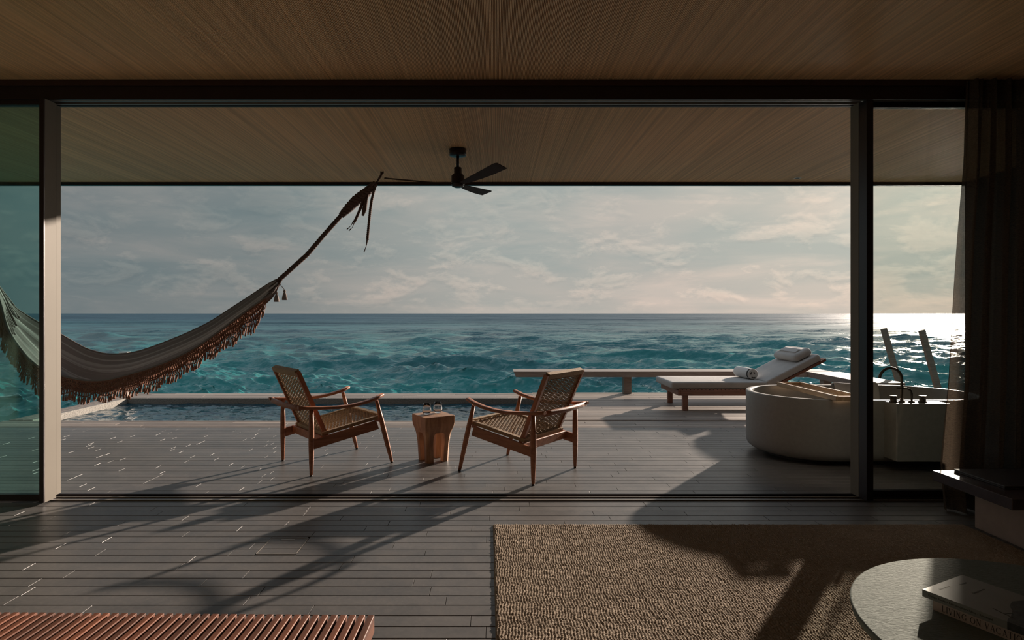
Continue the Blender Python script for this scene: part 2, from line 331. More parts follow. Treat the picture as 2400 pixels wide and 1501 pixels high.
# ------------------------------------------------------------------ sea
def build_sea():
    cols, rows = 940, 400; SEA = -1.95
    u = np.linspace(-1.15, 1.15, cols); inv = np.linspace(1/12.5, 1/900.0, rows-6)
    Y = np.concatenate([1/inv, [1200, 1800, 2800, 4500, 8000, 14000]])
    yy = np.repeat(Y[:, None], cols, 1); xx = yy*u[None, :]
    dY = np.gradient(Y); dX = Y*(u[1]-u[0]); res = np.maximum(np.abs(dY), dX)[:, None]
    X = xx.copy(); Yn = yy.copy(); Z = np.zeros_like(xx)
    r = np.random.default_rng(11); crest = np.zeros_like(xx)
    for i in range(100):
        lam = .36*(20/.36)**r.random()**1.25; th = r.normal(math.radians(245), .50)
        k = 2*PI/lam; a = .0165*lam**.68*(.6+.8*r.random()); a *= 1.0 if lam < 4 else (.78 if lam < 11 else .5)
        wt = np.clip((lam/(3.2*res))-.35, 0, 1)
        kx, ky = k*math.cos(th), k*math.sin(th); ph = kx*xx+ky*yy+r.random()*2*PI
        s_, c_ = np.sin(ph), np.cos(ph); Z += wt*a*c_; q = .85
        X -= q*a*wt*math.cos(th)*s_; Yn -= q*a*wt*math.sin(th)*s_; crest += wt*a*k*c_
    v = np.stack([X, Yn, Z+SEA], -1).reshape(-1, 3)
    idx = np.arange(rows*cols).reshape(rows, cols)
    q = np.stack([idx[:-1, :-1], idx[:-1, 1:], idx[1:, 1:], idx[1:, :-1]], -1).reshape(-1, 4)
    R = 14000; z = SEA-.35
    ex = np.array([[-R, -60, z], [R, -60, z], [R, 12.6, z], [-R, 12.6, z], [-1.15*12.5, 12.6, z], [-1.15*14000, 14000, z], [-R*2, 14000, z], [-R*2, 12.6, z],
                   [1.15*12.5, 12.6, z], [R*2, 12.6, z], [R*2, 14000, z], [1.15*14000, 14000, z]])
    k = len(v); v = np.concatenate([v, ex]); q = np.concatenate([q, np.array([[0, 1, 2, 3], [4, 5, 6, 7], [8, 9, 10, 11]])+k])
    me = bpy.data.meshes.new('sea'); me.vertices.add(len(v)); me.vertices.foreach_set('co', v.ravel())
    me.loops.add(q.size); me.loops.foreach_set('vertex_index', q.ravel().astype(np.int32))
    me.polygons.add(len(q)); me.polygons.foreach_set('loop_start', np.arange(0, q.size, 4, dtype=np.int32)); me.polygons.foreach_set('loop_total', np.full(len(q), 4, dtype=np.int32))
    me.polygons.foreach_set('use_smooth', np.ones(len(q), dtype=bool)); me.update(calc_edges=True); me.validate()
    cn = crest[:250]; p0, p1 = np.percentile(cn, 89), np.percentile(cn, 99.3); foam_sheen = np.clip((crest-p0)/(p1-p0), 0, 1)*.8; foam_sheen = np.concatenate([foam_sheen.ravel(), np.zeros(len(ex))])
    at = me.attributes.new('foam_sheen', 'FLOAT', 'POINT'); at.data.foreach_set('value', foam_sheen.astype(np.float32))
    me.materials.append(M['sea']); o = bpy.data.objects.new('sea', me); COL.objects.link(o)
    o['kind'] = 'stuff'; tag(o, 'choppy turquoise and deep blue sea reaching to the horizon', 'sea'); return o
build_sea()

# ------------------------------------------------------------------ floor of stone planks
XL, XR = -6.15, 6.28
PW, GY = .094, .0032
yref = 3.4208
floor = MB().box(XL, XR, -3.0, 4.266, -.22, -.012).box(XL, XR, 4.266, 4.468, -.22, -.045).box(XL, XR, 4.468, 7.055, -.22, -.012).build('floor', M['dark_gap']); struct(floor)
unit = MB()
e = .0022
def plank_loops(x0, x1, y0, y1, z0, z1, ex=e):
    return [[(x0, y0, z0), (x1, y0, z0), (x1, y1, z0), (x0, y1, z0)], [(x0, y0, z1-e), (x1, y0, z1-e), (x1, y1, z1-e), (x0, y1, z1-e)],
            [(x0+ex, y0+e, z1), (x1-ex, y0+e, z1), (x1-ex, y1-e, z1), (x0+ex, y1-e, z1)]]
umesh = MB().loft(plank_loops(0, 1, 0, PW-GY, -.012, 0, .0008), False, True).mesh('plank', M['stone'])
rest = MB(); count = 0; rowi = 0
y = yref - PW*68
boxes = (-1.345, -1.113, 3.346, 3.585)
cand = []
while y < 7.05:
    y0, y1 = y, y+PW-GY; rowi += 1
    y += PW
    if y1 > 4.266 and y0 < 4.468:
        if y0 < 4.266: y1 = 4.262
        elif y1 > 4.468: y0 = 4.472
        else: continue
        if y1-y0 < .01: continue
    if y1 > 7.05: y1 = 7.05
    if y0 < -3: continue
    x = XL - random.random()*.9
    full = abs((y1-y0)-(PW-GY)) < 1e-6
    while x < XR:
        l = .98 if random.random() < .75 else .60+.3*random.random(); l = .62+random.random()*.62
        x0, x1 = max(x, XL), min(x+l-.0022, XR); x += l
        if x1-x0 < .02: continue
        segs = [(x0, x1)]
        if y1 > boxes[2] and y0 < boxes[3] and x0 < boxes[1] and x1 > boxes[0]:
            segs = [s_ for s_ in ((x0, boxes[0]), (boxes[1], x1)) if s_[1]-s_[0] > .02]
            for c0_, c1_ in ((y0, boxes[2]-.002), (boxes[3]+.002, y1)):
                if c1_-c0_ > .006 and min(x1, boxes[1])-max(x0, boxes[0]) > .02: rest.loft(plank_loops(max(x0, boxes[0]), min(x1, boxes[1]), c0_, c1_, -.012, 0), False, True)
        for a0, a1 in segs:
            yc = (y0+y1)/2
            vis = yc > 2.45 and a1*F/yc+VX > 0 and a0*F/yc+VX < 2400 and not (a0 > -.03 and y1 < 3.80) and not (a0 > 2.45 and a1 > 3.3 and yc > 4.4)
            if vis and full: cand.append((yc, a0, a1, y0))
            else: rest.loft(plank_loops(a0, a1, y0, y1, -.012, 0), False, True)
cand.sort()
for i, (yc, a0, a1, y0) in enumerate(cand):
    if i < 296:
        o = bpy.data.objects.new('plank', umesh); COL.objects.link(o); o.parent = floor; o.location = (a0, y0, 0); o.scale = (a1-a0, 1, 1)
    else: rest.loft(plank_loops(a0, a1, y0, y0+PW-GY, -.012, 0), False, True)
stuff(rest.build('plank_field', M['stone'], floor))
# flush floor box hatch
hatch = empty('floor_hatch', (-1.229, 3.4655, 0), 0, 'square flush hatch with thin metal edge set in the grey plank floor', 'hatch')
mb = MB()
for a in ((-.113, -.11, -.117, .117), (.11, .113, -.117, .117), (-.113, .113, -.117, -.114), (-.113, .113, .1135, .117)): mb.box(*a, -.011, .001)
mb.build('edge_strip', M['rail_metal'], hatch)
mb = MB()
for k in range(3): mb.box(-.108, .108, -.112+k*.0755, -.112+k*.0755+.0725, -.011, 0)
mb.build('hatch_lid', M['stone'], hatch)
MB().box(-.045, .035, .082, .103, -.001, .0012).build('lift_tab', M['rail_metal'], hatch)

# door threshold and head: tracks
th = MB().box(XL, 3.9, 4.268, 4.466, -.044, -.030).build('trim_1', M['alu_dark']); struct(th)
for ya in (4.318, 4.389, 4.458): MB().box(XL, 3.9, ya, ya+.013, -.030, .002).build('track_rail', M['rail_metal'] if ya < 4.45 else M['alu_dark'], th)
for ya in (4.269, 4.345): MB().box(XL, 3.9, ya, ya+.010, -.030, .001).build('track_edge', M['alu_dark'], th)
CZ = 3.01
hd = MB().box(XL, 5.9, 4.25, 4.262, 2.875, CZ).box(XL, 5.9, 4.262, 4.47, 2.925, CZ).build('trim_2', M['alu_dark']); struct(hd)
MB().box(XL, 5.9, 4.236, 4.25, CZ-.043, CZ).build('pelmet_strip', M['alu_red'], hd)
for ya in (4.318, 4.389): MB().box(XL, 5.9, ya, ya+.013, 2.888, 2.925).build('head_rail', M['rail_metal'], hd)
for ya in (4.269, 4.345, 4.410, 4.452): MB().box(XL, 5.9, ya, ya+.016, 2.893, 2.925).build('head_channel', M['alu_dark'], hd)

# ------------------------------------------------------------------ ceiling
def ribs(x0, x1, y0, y1, z):
    p = .00880; k = int((x1-x0)/p); vs = []; fs = []
    for i in range(k):
        a = x0+i*p; w = p*(.60 if i % 27 != 26 else .46); d = .0065
        j = len(vs); 
        for yy in (y0, y1): vs += [(a, yy, z+d), (a+w*.12, yy, z), (a+w*.88, yy, z), (a+w, yy, z+d)]
        fs += [(j, j+1, j+5, j+4), (j+1, j+2, j+6, j+5), (j+2, j+3, j+7, j+6), (j+3, j+2, j+1, j), (j+4, j+5, j+6, j+7)]
    mb = MB(); mb.add(vs, fs); return mb
ci = MB().box(XL-.4, 6.3, -3.0, 4.262, CZ+.0064, CZ+.25).build('ceiling', M['ceil_back']); struct(ci)
stuff(ribs(XL, 4.2, -2.9, 4.235, CZ).build('rib', M['rib'], ci))
co = MB().box(XL-1.2, 6.3, 4.47, 7.60, CZ+.0064, CZ+.25).build('ceiling_porch', M['ceil_back']); struct(co)
stuff(ribs(XL-1.0, 5.93, 4.475, 7.545, CZ).build('rib', M['rib'], co))
ev = MB().box(XL-1.2, 6.3, 7.548, 7.62, 2.975, CZ+.25).build('trim_3', M['alu_dark']); struct(ev)
dl = empty('downlight', (3.71, 7.33, CZ), 0, 'small square recessed downlight in the porch ceiling at right', 'light')
MB().box(-.04, .04, -.04, .04, -.003, .006).build('bezel', M['white'], dl)
MB().lathe([(.026, -.004), (.026, .004)], 0, 0, 20).build('lens', M['ink_g'], dl)

# walls
struct(MB().box(XL-.15, XL, -3.0, 4.25, -.2, CZ+.2).build('wall_left', M['plaster']))
struct(MB().box(XL-.15, 4.35, -3.15, -3.0, -.2, CZ+.2).build('wall_back', M['plaster']))
struct(MB().box(4.2, 4.35, -3.0, 4.25, -.2, CZ+.2).build('wall_right', M['plaster']))
struct(MB().box(3.9, 6.3, 4.25, 4.47, -.2, 2.925).build('wall_front', M['walldark']))
struct(MB().box(5.94, 6.14, 4.47, 7.55, 0, CZ).build('wall_porch', M['walldark']))

# ------------------------------------------------------------------ sliding doors
d1 = MB().box(-3.215, -3.183, 4.214, 4.225, .012, 2.872).build('door_1', M['alu_dark']); struct(d1)   # inner leaf, left
MB().box(-3.213, -3.183, 4.2255, 4.333, .012, 2.872).build('stile', M['alu_pale'], d1)
MB().box(-6.1, -3.216, 4.262, 4.30, .012, .055).build('bottom_rail', M['alu_dark'], d1)
MB().box(-6.1, -3.216, 4.262, 4.30, 2.84, 2.875).build('top_rail', M['alu_dark'], d1)
MB().box(-6.1, -3.214, 4.278, 4.286, .05, 2.845).build('glass_pane', M['glass_left'], d1)
MB().box(-3.28, -3.236, 4.336, 4.400, .012, 2.872).build('gap_shade_strip', M['alu_dark'], d1)  # dark strip added to stand in for the shaded gap between the leaves
d2 = MB().box(-3.29, -3.235, 4.405, 4.452, .012, 2.888).build('door_2', M['alu_pale']); struct(d2)   # outer leaf, left
d3 = MB().box(2.65, 2.672, 4.352, 4.452, .012, 2.888).build('door_3', M['alu_pale']); struct(d3)   # right leaf
MB().box(2.652, 2.70, 4.262, 4.351, .012, 2.873).build('stile', M['alu_dark'], d3)
MB().box(2.70, 4.0, 4.345, 4.385, .012, .06).build('bottom_rail', M['alu_dark'], d3)
MB().box(2.70, 4.0, 4.345, 4.385, 2.85, 2.888).build('top_rail', M['alu_dark'], d3)
MB().box(2.70, 4.0, 4.36, 4.368, .06, 2.85).build('glass_pane', M['glass_right'], d3)

# ------------------------------------------------------------------ deck and pool
PX0, PX1, PY0, PY1, WZ = -5.85, .63, 7.56, 9.50, -.09
dk = MB()
dk.box(XL, XR, 7.055, PY0, -.25, -.03).box(XL, PX0-.03, PY0, 10.12, -.25, -.03).box(PX0-.03, PX1+.03, PY1+.03, 10.12, -.25, -.03).box(PX1+.03, XR, PY0, 10.2, -.25, -.03)
deck = struct(dk.build('floor_deck', M['dark_gap']))
bd = MB()
def boards(x0, x1, y0, y1, w=.092, g=.007, z=0.0):
    y = y0
    while y+w*.5 < y1:
        ye = min(y+w-g, y1-.002); x = x0-random.random()*1.5
        while x < x1:
            l = 1.4+random.random()*1.6; a, b_ = max(x, x0), min(x+l-.004, x1); x += l
            if b_-a > .03: bd.loft(plank_loops(a, b_, y, ye, z-.03, z+random.uniform(-.0008, .0008)), False, True)
        y += w
boards(XL, XR, 7.06, PY0-.004)
boards(PX1+.005, XR, PY0, 10.2)
boards(XL, PX1+.005, PY1+.035, 10.12)
# boards beside the pool running away from the house
x = XL
for k in range(3): bd.loft(plank_loops(x, x+.085, PY0, PY1+.03, -.03, 0), False, True); x += .092
stuff(bd.build('deck_board', M['deck'], deck))
pool = MB()
pool.box(PX0-.03, PX0, PY0, PY1+.03, -1.3, .001).box(PX0, PX1+.03, PY1, PY1+.03, -1.3, -.002).box(PX1, PX1+.03, PY0, PY1, -1.3, -.002).box(PX0, PX1, PY0-.03, PY0, -1.3, -.031)
pool = struct(pool.build('pool', M['granite']))
MB().box(PX0-.03, PX1+.03, PY0-.03, PY1+.03, -1.4, -1.3).build('pool_bottom', M['concrete'], pool)
w = MB(); nx, ny = 300, 90
gx, gy = np.meshgrid(np.linspace(PX0, PX1, nx), np.linspace(PY0, PY1, ny)); gz = np.full_like(gx, WZ)
for i in range(26):
    lam = .12*(9)**rng.random(); th = rng.normal(4.0, .8); k = 2*PI/lam
    gz += .0022*lam**.6*np.cos(k*(math.cos(th)*gx+math.sin(th)*gy)+rng.random()*6.28)
w.grid(np.stack([gx, gy, gz], -1)); pw = w.build('pool_water', M['pool']); stuff(pw); tag(pw, 'dark blue rippled water filling the plunge pool in the deck', 'water')

# deck benches
bn = empty('deck_bench', (2.8, 10.1, 0), 0, 'long low weathered timber bench along the far edge of the deck', 'bench')
mb = MB(); 
mb.loft([[(-2.49, -.15, .38), (-2.49, .28, .38), (-2.45, .28, .287), (-2.45, -.15, .287)], [(2.83, -.15, .38), (2.83, .28, .38), (2.83, .28, .287), (2.83, -.15, .287)]], True, True)
fixn(mb.build('bench_top', M['bench'], bn))
for xx in (-.575, 2.05): MB().box(xx-.065, xx+.065, -.09, .04, 0, .287, .006).build('bench_post', M['bench'], bn)
rb = empty('deck_bench', (5.42, 9.1, 0), 0, 'shorter timber bench running back along the right deck edge behind the tub', 'bench')
fixn(MB().box(-.21, .32, -.75, .84, .287, .378, .005).build('bench_top', M['bench'], rb))
for yy in (-.3, .5): MB().box(-.17, -.04, yy-.065, yy+.065, 0, .287, .006).build('bench_post', M['bench'], rb)
# swim ladder
ld = empty('swim_ladder', (6.0, 8.8, 0), 0, 'dark timber ladder with two leaning handrails beyond the bathtub, seen through the glass', 'ladder')
for dy in (-.40, .42):
    MB().beam((0.0, dy, 1.115), (.95, dy, -2.3), .05, .075, (1, 0, 0)).build('handrail', M['bench'], ld)
for z in (-.35, -.65, -.95, -1.25, -1.55): MB().box((1.115-z)*.278-.04, (1.115-z)*.278+.04, -.375, .395, z-.015, z+.015).build('rung', M['bench'], ld)
# bollard
bo = empty('bollard_light', (-6.06, 9.78, 0), 0, 'small grey post with pale top at the far left deck corner behind the hammock', 'post')
MB().box(-.065, .065, -.05, .05, 0, .62, .004).build('post', M['grey_post'], bo); MB().box(-.067, .067, -.052, .052, .62, .72, .004).build('lamp_head', M['white'], bo)

# ------------------------------------------------------------------ lounge chairs
def weave(x0f, x1f, ylen, nu, nv, wu=.0056, amp=.0045):
    """cords over and under each other; returns point builder output on plane u in[-1,1], v in[0,ylen]"""
    mb = MB()
    for i in range(nu):
        uu = -1+2*(i+.5)/nu; pts = []
        for j in range(nv*2+1):
            v_ = ylen*j/(nv*2); xh = x0f+(x1f-x0f)*v_/ylen
            pts.append((uu*xh, v_, amp*math.cos(PI*(j/2*1.0)+PI*(i//2 % 2))*1.0))
        mb.tube(pts, wu, 4, False, .55)
    for j in range(nv):
        v_ = ylen*(j+.5)/nv; xh = x0f+(x1f-x0f)*v_/ylen; pts = []
        for i in range(nu*2+1):
            uu = -1+2*i/(nu*2); pts.append((uu*xh, v_, -amp*math.cos(PI*(j+.5)+PI*((i//4) % 2))*1.0))
        mb.tube(pts, wu*.95, 4, False, .55)
    return mb
def make_chair(loc, fwd, label):
    rz = math.atan2(fwd[1], fwd[0])-PI/2
    t = empty('lounge_chair', (loc[0], loc[1], 0), rz, label, 'chair', None)
    WR, WF = .33, .35; tk = M['teak']
    for sx in (-1, 1):
        # rear leg: vertical spindle
        z = [.012, .10, .26, .40, .56]; r = [.0135, .0185, .0235, .0225, .017]
        leg = MB().tube([(sx*WR, 0, a) for a in z], r, 12, True, 1, (0, 1, 0)).build('leg', tk, t)
        MB().tube([(sx*WR, 0, 0), (sx*WR, 0, .0115)], .0125, 12, True, 1, (0, 1, 0)).build('foot_cap', M['rubber'], leg)
        pts = [Vector((sx*WF, .745, 0)).lerp(Vector((sx*(WF-.006), .592, .578)), a) for a in (.02, .18, .45, .7, 1)]
        leg = MB().tube(pts, [.0135, .0185, .0230, .0215, .0150], 12, True, 1, (0, 1, 0)).build('leg', tk, t)
        MB().tube([(sx*WF, .745, 0), (sx*WF, .743, .012)], .0125, 12, True, 1, (0, 1, 0)).build('foot_cap', M['rubber'], leg)
        # side rail
        mb = MB(); th_ = .011
        A = [(.012, .222), (.012, .300), (.592, .395), (.618, .318)]
        mb.loft([[(sx*(WR+.002)-th_+d, a, b_) for a, b_ in A] for d in (0, 2*th_)], True, True); fixn(mb.build('side_rail', tk, t))
        # arm rest, rising at the front
        prof = [(-.118, .590, .020), (-.05, .583, .024), (.08, .572, .027), (.22, .563, .029), (.36, .567, .030), (.48, .583, .030), (.58, .606, .029), (.655, .634, .025)]
        loops = []
        for a, zt, hw in prof:
            cx = sx*(.342+.012*math.sin(PI*(a+.12)/.8))
            loops.append([(cx-hw, a, zt-.018), (cx-hw*.7, a, zt-.024), (cx+hw*.7, a, zt-.024), (cx+hw, a, zt-.018), (cx+hw, a, zt-.004), (cx+hw*.8, a, zt), (cx-hw*.8, a, zt), (cx-hw, a, zt-.004)])
        fixn(MB().loft(loops, True, True, True, True).build('armrest', tk, t))
    # rail behind the back, joining the arms
    loops = []
    for i in range(9):
        u = -1+i/4; xx = u*.335; yy = -.098-.032*(1-u*u)
        loops.append([(xx, yy-.012, .553), (xx, yy+.010, .553), (xx, yy+.014, .59), (xx, yy-.008, .59)])
    fixn(MB().loft(loops, True, True, True, True).build('back_rail', tk, t))
    # cross rails
    fixn(MB().box(-.33, .33, .085, .107, .252, .318, .004).build('cross_rail', tk, t))
    fixn(MB().box(-.352, .352, .640, .664, .372, .408, .004).build('cross_rail', tk, t))
    # seat panel
    seat = empty('seat', (0, .125, .335)); seat.parent = t; seat.rotation_euler = (math.radians(9.6), 0, 0)
    for sx in (-1, 1):
        MB().beam((sx*.282, -.02, -.002), (sx*.298, .56, -.002), .034, .028).build('seat_side', M['cord'], seat)
    MB().beam((-.30, .55, 0), (.30, .55, 0), .034, .032).build('seat_front', M['cord'], seat)
    MB().beam((-.285, .0, 0), (.285, .0, 0), .03, .03).build('seat_back', M['cord'], seat)
    wv = weave(.272, .288, .54, 36, 34).build('woven_cord', M['cord'], seat)
    # backrest panel
    a = math.atan2(.252, .565)
    back = empty('backrest', (0, .150, .315)); back.parent = t; back.rotation_euler = (PI/2+a, 0, 0)
    for sx in (-1, 1):
        MB().beam((sx*.272, -.055, 0), (sx*.285, .605, 0), .028, .036).build('back_post', tk, back)
    MB().beam((-.27, .595, 0), (.27, .595, 0), .045, .040).build('top_wrap', M['cord'], back)
    MB().beam((-.265, .02, 0), (.265, .02, 0), .048, .034).build('bottom_wrap', M['cord'], back)
    MB().beam((-.265, -.032, 0), (.265, -.032, 0), .026, .026).build('lower_wrap', M['cord'], back)
    weave(.258, .270, .56, 36, 36).build('woven_cord', M['cord'], back)
    return t
make_chair((-1.73, 5.205), (.775, .632), 'teak lounge chair with woven cord seat, left of the wooden stool, facing right')
make_chair((.500, 4.949), (-.796, .605), 'teak lounge chair with woven cord back, right of the wooden stool, facing left')

# ------------------------------------------------------------------ carved stool and two glasses
st = empty('carved_stool', (-.567, 5.50, 0), math.radians(31.7), 'carved solid wood stool between the two lounge chairs, square top, four arched legs', 'stool')
def wz(z): 
    pts = [(0, .108), (.10, .112), (.20, .118), (.26, .128), (.31, .140), (.345, .1475), (.40, .1485), (.42, .1475)]
    return float(np.interp(z, [p[0] for p in pts], [p[1] for p in pts]))
mb = MB(); 
mb.loft([[(-wz(z)+c_, -wz(z), z), (wz(z)-c_, -wz(z), z), (wz(z), -wz(z)+c_, z), (wz(z), wz(z)-c_, z), (wz(z)-c_, wz(z), z), (-wz(z)+c_, wz(z), z), (-wz(z), wz(z)-c_, z), (-wz(z), -wz(z)+c_, z)]
         for z, c_ in ((.268, .022), (.285, .016), (.30, .012), (.33, .008), (.36, .005), (.41, .004), (.42, .007))], True, True)
mb.build('top_block', M['stoolw'], st)
for sx in (-1, 1):
    for sy in (-1, 1):
        mb = MB(); loops = []
        for z in (0, .06, .12, .18, .225, .25, .268):
            o_ = wz(z); i_ = o_-.060 - max(0, z-.20)*.28 - (.012 if z > .26 else 0); c_ = .020
            q = [(i_, i_), (o_, i_), (o_, o_-c_), (o_-c_, o_), (i_, o_)]
            if sx*sy < 0: q = q[::-1]
            loops.append([(sx*a, sy*b_, z) for a, b_ in q])
        mb.loft(loops, True, True).build('leg', M['stoolw'], st)
for (x, y, l) in ((-.628, 5.50, 'stemless drinking glass on the stool, the nearer and left one of two'), (-.535, 5.585, 'stemless drinking glass on the stool, the farther and right one of two')):
    g_ = MB().lathe([(.0, .0), (.024, .0), (.031, .006), (.041, .030), (.0425, .040), (.039, .065), (.032, .100), (.0305, .100), (.0372, .065), (.0405, .040), (.039, .031), (.027, .012), (.0, .010)], 0, 0, 32, False, False)
    o = g_.build('tumbler', M['tumbler'], None, (x, y, .4203)); tag(o, l, 'glass', 'glasses on the carved stool')

# ------------------------------------------------------------------ bathtub
TX0, TX1, TY, TR = 3.05, 3.98, 5.77, .58
def stad(off, z, k=20):
    r = TR-off; out = []
    for j in range(k+1):
        a = -PI/2+PI*j/k; out.append((TX1-TX0 + r*math.cos(a), r*math.sin(a), z))
    for j in range(k+1):
        a = PI/2+PI*j/k; out.append((r*math.cos(a), r*math.sin(a), z))
    return out
tb = empty('bathtub', (TX0, TY, 0), 0, 'large oval cast stone bathtub standing on the deck behind the right door post', 'bathtub')
prof = [(.11, .035), (.05, .050), (.018, .075), (.004, .105), (0, .14), (0, .25), (0, .42), (0, .582), (.004, .591), (.012, .594), (.042, .594), (.050, .591), (.056, .582), (.075, .45), (.10, .30), (.14, .20), (.22, .155)]
MB().loft([stad(a, b_) for a, b_ in prof], True, True, True, True).build('basin', M['tub'], tb)
MB().loft([stad(.17, 0), stad(.17, .035)], True, True).build('plinth', M['rubber'], tb)
fixn(MB().box(.33, .79, -.745, -.555, .10, .588, .006).build('tap_ledge', M['tub'], tb))
tp = MB(); 
pts = [(.43, -.66, .588)]+[(.43-.0, -.66, .588+.2*t_) for t_ in (.3, .6, 1)]
for j in range(1, 13):
    a = PI*j/13*1.05; pts.append((.43-.095+.095*math.cos(a), -.66+.0, .788+.095*math.sin(a)))
fa = tp.tube(pts, .0115, 12, True, 1, (0, 1, 0)).build('faucet_spout', M['bronze'], tb)
MB().lathe([(.026, .588), (.026, .60), (.014, .604), (.014, .62)], .43, -.66, 20).build('spout_collar', M['bronze'], fa)
hs = MB().tube([(.515, -.66, .588), (.515, -.66, .665), (.505, -.66, .692), (.475, -.66, .705), (.38, -.66, .712)], .009, 10, True, 1, (0, 1, 0)).build('hand_shower', M['bronze'], tb)
MB().lathe([(.024, .588), (.024, .598), (.012, .602)], .515, -.66, 18).build('shower_collar', M['bronze'], hs)
for hx in (.355, .605):
    MB().lathe([(.033, .588), (.033, .596), (.025, .600), (.025, .632), (.029, .634), (.029, .645), (.026, .647)], hx, -.665, 24).build('handle', M['bronze'], tb)
# caddy on the tub
cy = empty('bath_caddy', (3.055, 5.67, .594), 0, 'pale wooden bath caddy laid across the rim of the tub', 'caddy')
for dx in (-.115, .115): fixn(MB().box(dx-.011, dx+.011, -.54, .54, .0005, .045, .003).build('side_rail', M['bamboo'], cy))
for dy in (-.525, .525): fixn(MB().box(-.1035, .1035, dy-.012, dy+.012, .001, .043, .003).build('end_rail', M['bamboo'], cy))
for k in range(10): MB().box(-.1035, .1035, -.46+k*.1, -.43+k*.1, .006, .014).build('slat', M['bamboo'], cy)
# towel over the back rim of the tub
def drape(name, pts, wdt, label, axis=0):
    n_ = 18; a = []
    for i in range(n_):
        u = i/(n_-1); a.append([(pts[j][0]+(u-.5)*wdt, pts[j][1]+.006*math.sin(9*u+j), pts[j][2]+.007*math.sin(6*u+1+j*.3)) for j in range(len(pts))])
    mb = MB(); mb.grid(np.array(a)); o = mb.build(name, M['towel'], None)
    md = o.modifiers.new('s', 'SOLIDIFY'); md.thickness = .018; md.offset = 1
    md = o.modifiers.new('b', 'SUBSURF'); md.levels = 1; md.render_levels = 1
    return o
tw = drape('bath_towel', [(3.80, 6.375, .42), (3.80, 6.37, .52), (3.80, 6.365, .585), (3.80, 6.35, .612), (3.80, 6.31, .622), (3.80, 6.285, .612), (3.80, 6.265, .56), (3.80, 6.245, .46), (3.80, 6.24, .36)][::-1], .46, '')
tag(tw, 'white towel draped over the far rim of the bathtub', 'towel')

# ------------------------------------------------------------------ sun lounger
lo = empty('sun_lounger', (2.44, 8.66, 0), 0, 'low teak sun lounger with raised back and pale grey mattress, behind the tub', 'sun lounger')
LW = .41; HX = 1.32; BA = math.radians(27.5)
for sy in (-1, 1):
    fixn(MB().box(.12, 2.02, sy*LW-.018, sy*LW+.018, .215, .290, .003).build('side_rail', M['lteak'], lo))
    for lx in (.20, 1.75): fixn(MB().box(lx-.036, lx+.036, sy*(LW-.052)-.033, sy*(LW-.052)+.033, 0, .262, .004).build('leg', M['lteak'], lo))
fixn(MB().box(.085, .119, -LW-.018, LW+.018, .215, .290, .003).build('end_rail', M['lteak'], lo))
slm = MB().box(-.02, .02, -LW-.015, LW+.015, .290, .305).mesh('slat', M['lteak'])
for k in range(23):
    o = bpy.data.objects.new('slat', slm); COL.objects.link(o); o.parent = lo; o.location = (.12+k*.0535, 0, 0)
bk = empty('back_section', (HX, 0, .300)); bk.parent = lo; bk.rotation_euler = (0, -BA, 0)
for sy in (-1, 1): fixn(MB().box(0.0, .93, sy*(LW-.06)-.016, sy*(LW-.06)+.016, -.045, -.012, .003).build('back_rail', M['lteak'], bk))
sm2 = MB().box(-.021, .021, -LW, LW, -.012, .003).mesh('slat', M['lteak'])
for k in range(17):
    o = bpy.data.objects.new('slat', sm2); COL.objects.link(o); o.parent = bk; o.location = (.04+k*.0535, 0, 0)
def cushion(x0, x1, y0, y1, z0, z1, r=.035, puff=.006):
    nx_, ny_ = 26, 18; mb = MB(); loops = []
    def sup(u, v_, o_):  # rounded rect ring
        pass
    def ring(o_, z):
        k = 6; rr = max(r*1.2-o_*.6, .012); a = []
        for cx, cy, a0 in ((x1-o_-rr, y0+o_+rr, -PI/2), (x1-o_-rr, y1-o_-rr, 0), (x0+o_+rr, y1-o_-rr, PI/2), (x0+o_+rr, y0+o_+rr, PI)):
            for j in range(k): t_ = a0+PI/2*j/(k-1); a.append((cx+rr*math.cos(t_), cy+rr*math.sin(t_), z))
        return a
    h = z1-z0
    for t_ in (0, .2, .4, .7, 1): loops.append(ring(r*(1-math.sin(t_*PI/2)), z0+min(r, h/2)*(1-math.cos(t_*PI/2))))
    for t_ in (1, .7, .4, .2, 0): loops.append(ring(r*(1-math.sin(t_*PI/2)), z1-min(r, h/2)*(1-math.cos(t_*PI/2))))
    loops.append(ring(r*2.2, z1+puff*.6)); loops.append(ring(min(x1-x0, y1-y0)*.33, z1+puff))
    mb.loft(loops, True, True, True, True); return mb
cushion(.0, HX+.01, -.41, .41, .306, .40, .022).build('seat_mattress', M['linen'], lo)
cushion(.035, .865, -.405, .405, .005, .10, .022).build('back_mattress', M['linen'], bk)
bm_ = Matrix.Translation((2.44+HX, 8.66, .300)) @ Matrix.Rotation(-BA, 4, 'Y')
pl = cushion(-.14, .14, -.33, .33, -.055, .055, .05, .012).build('pillow', M['linen'])
pl.matrix_world = bm_ @ Matrix.Translation((.70, 0, .162)) ; tag(pl, 'pale grey rectangular head pillow at the top of the lounger back', 'pillow')
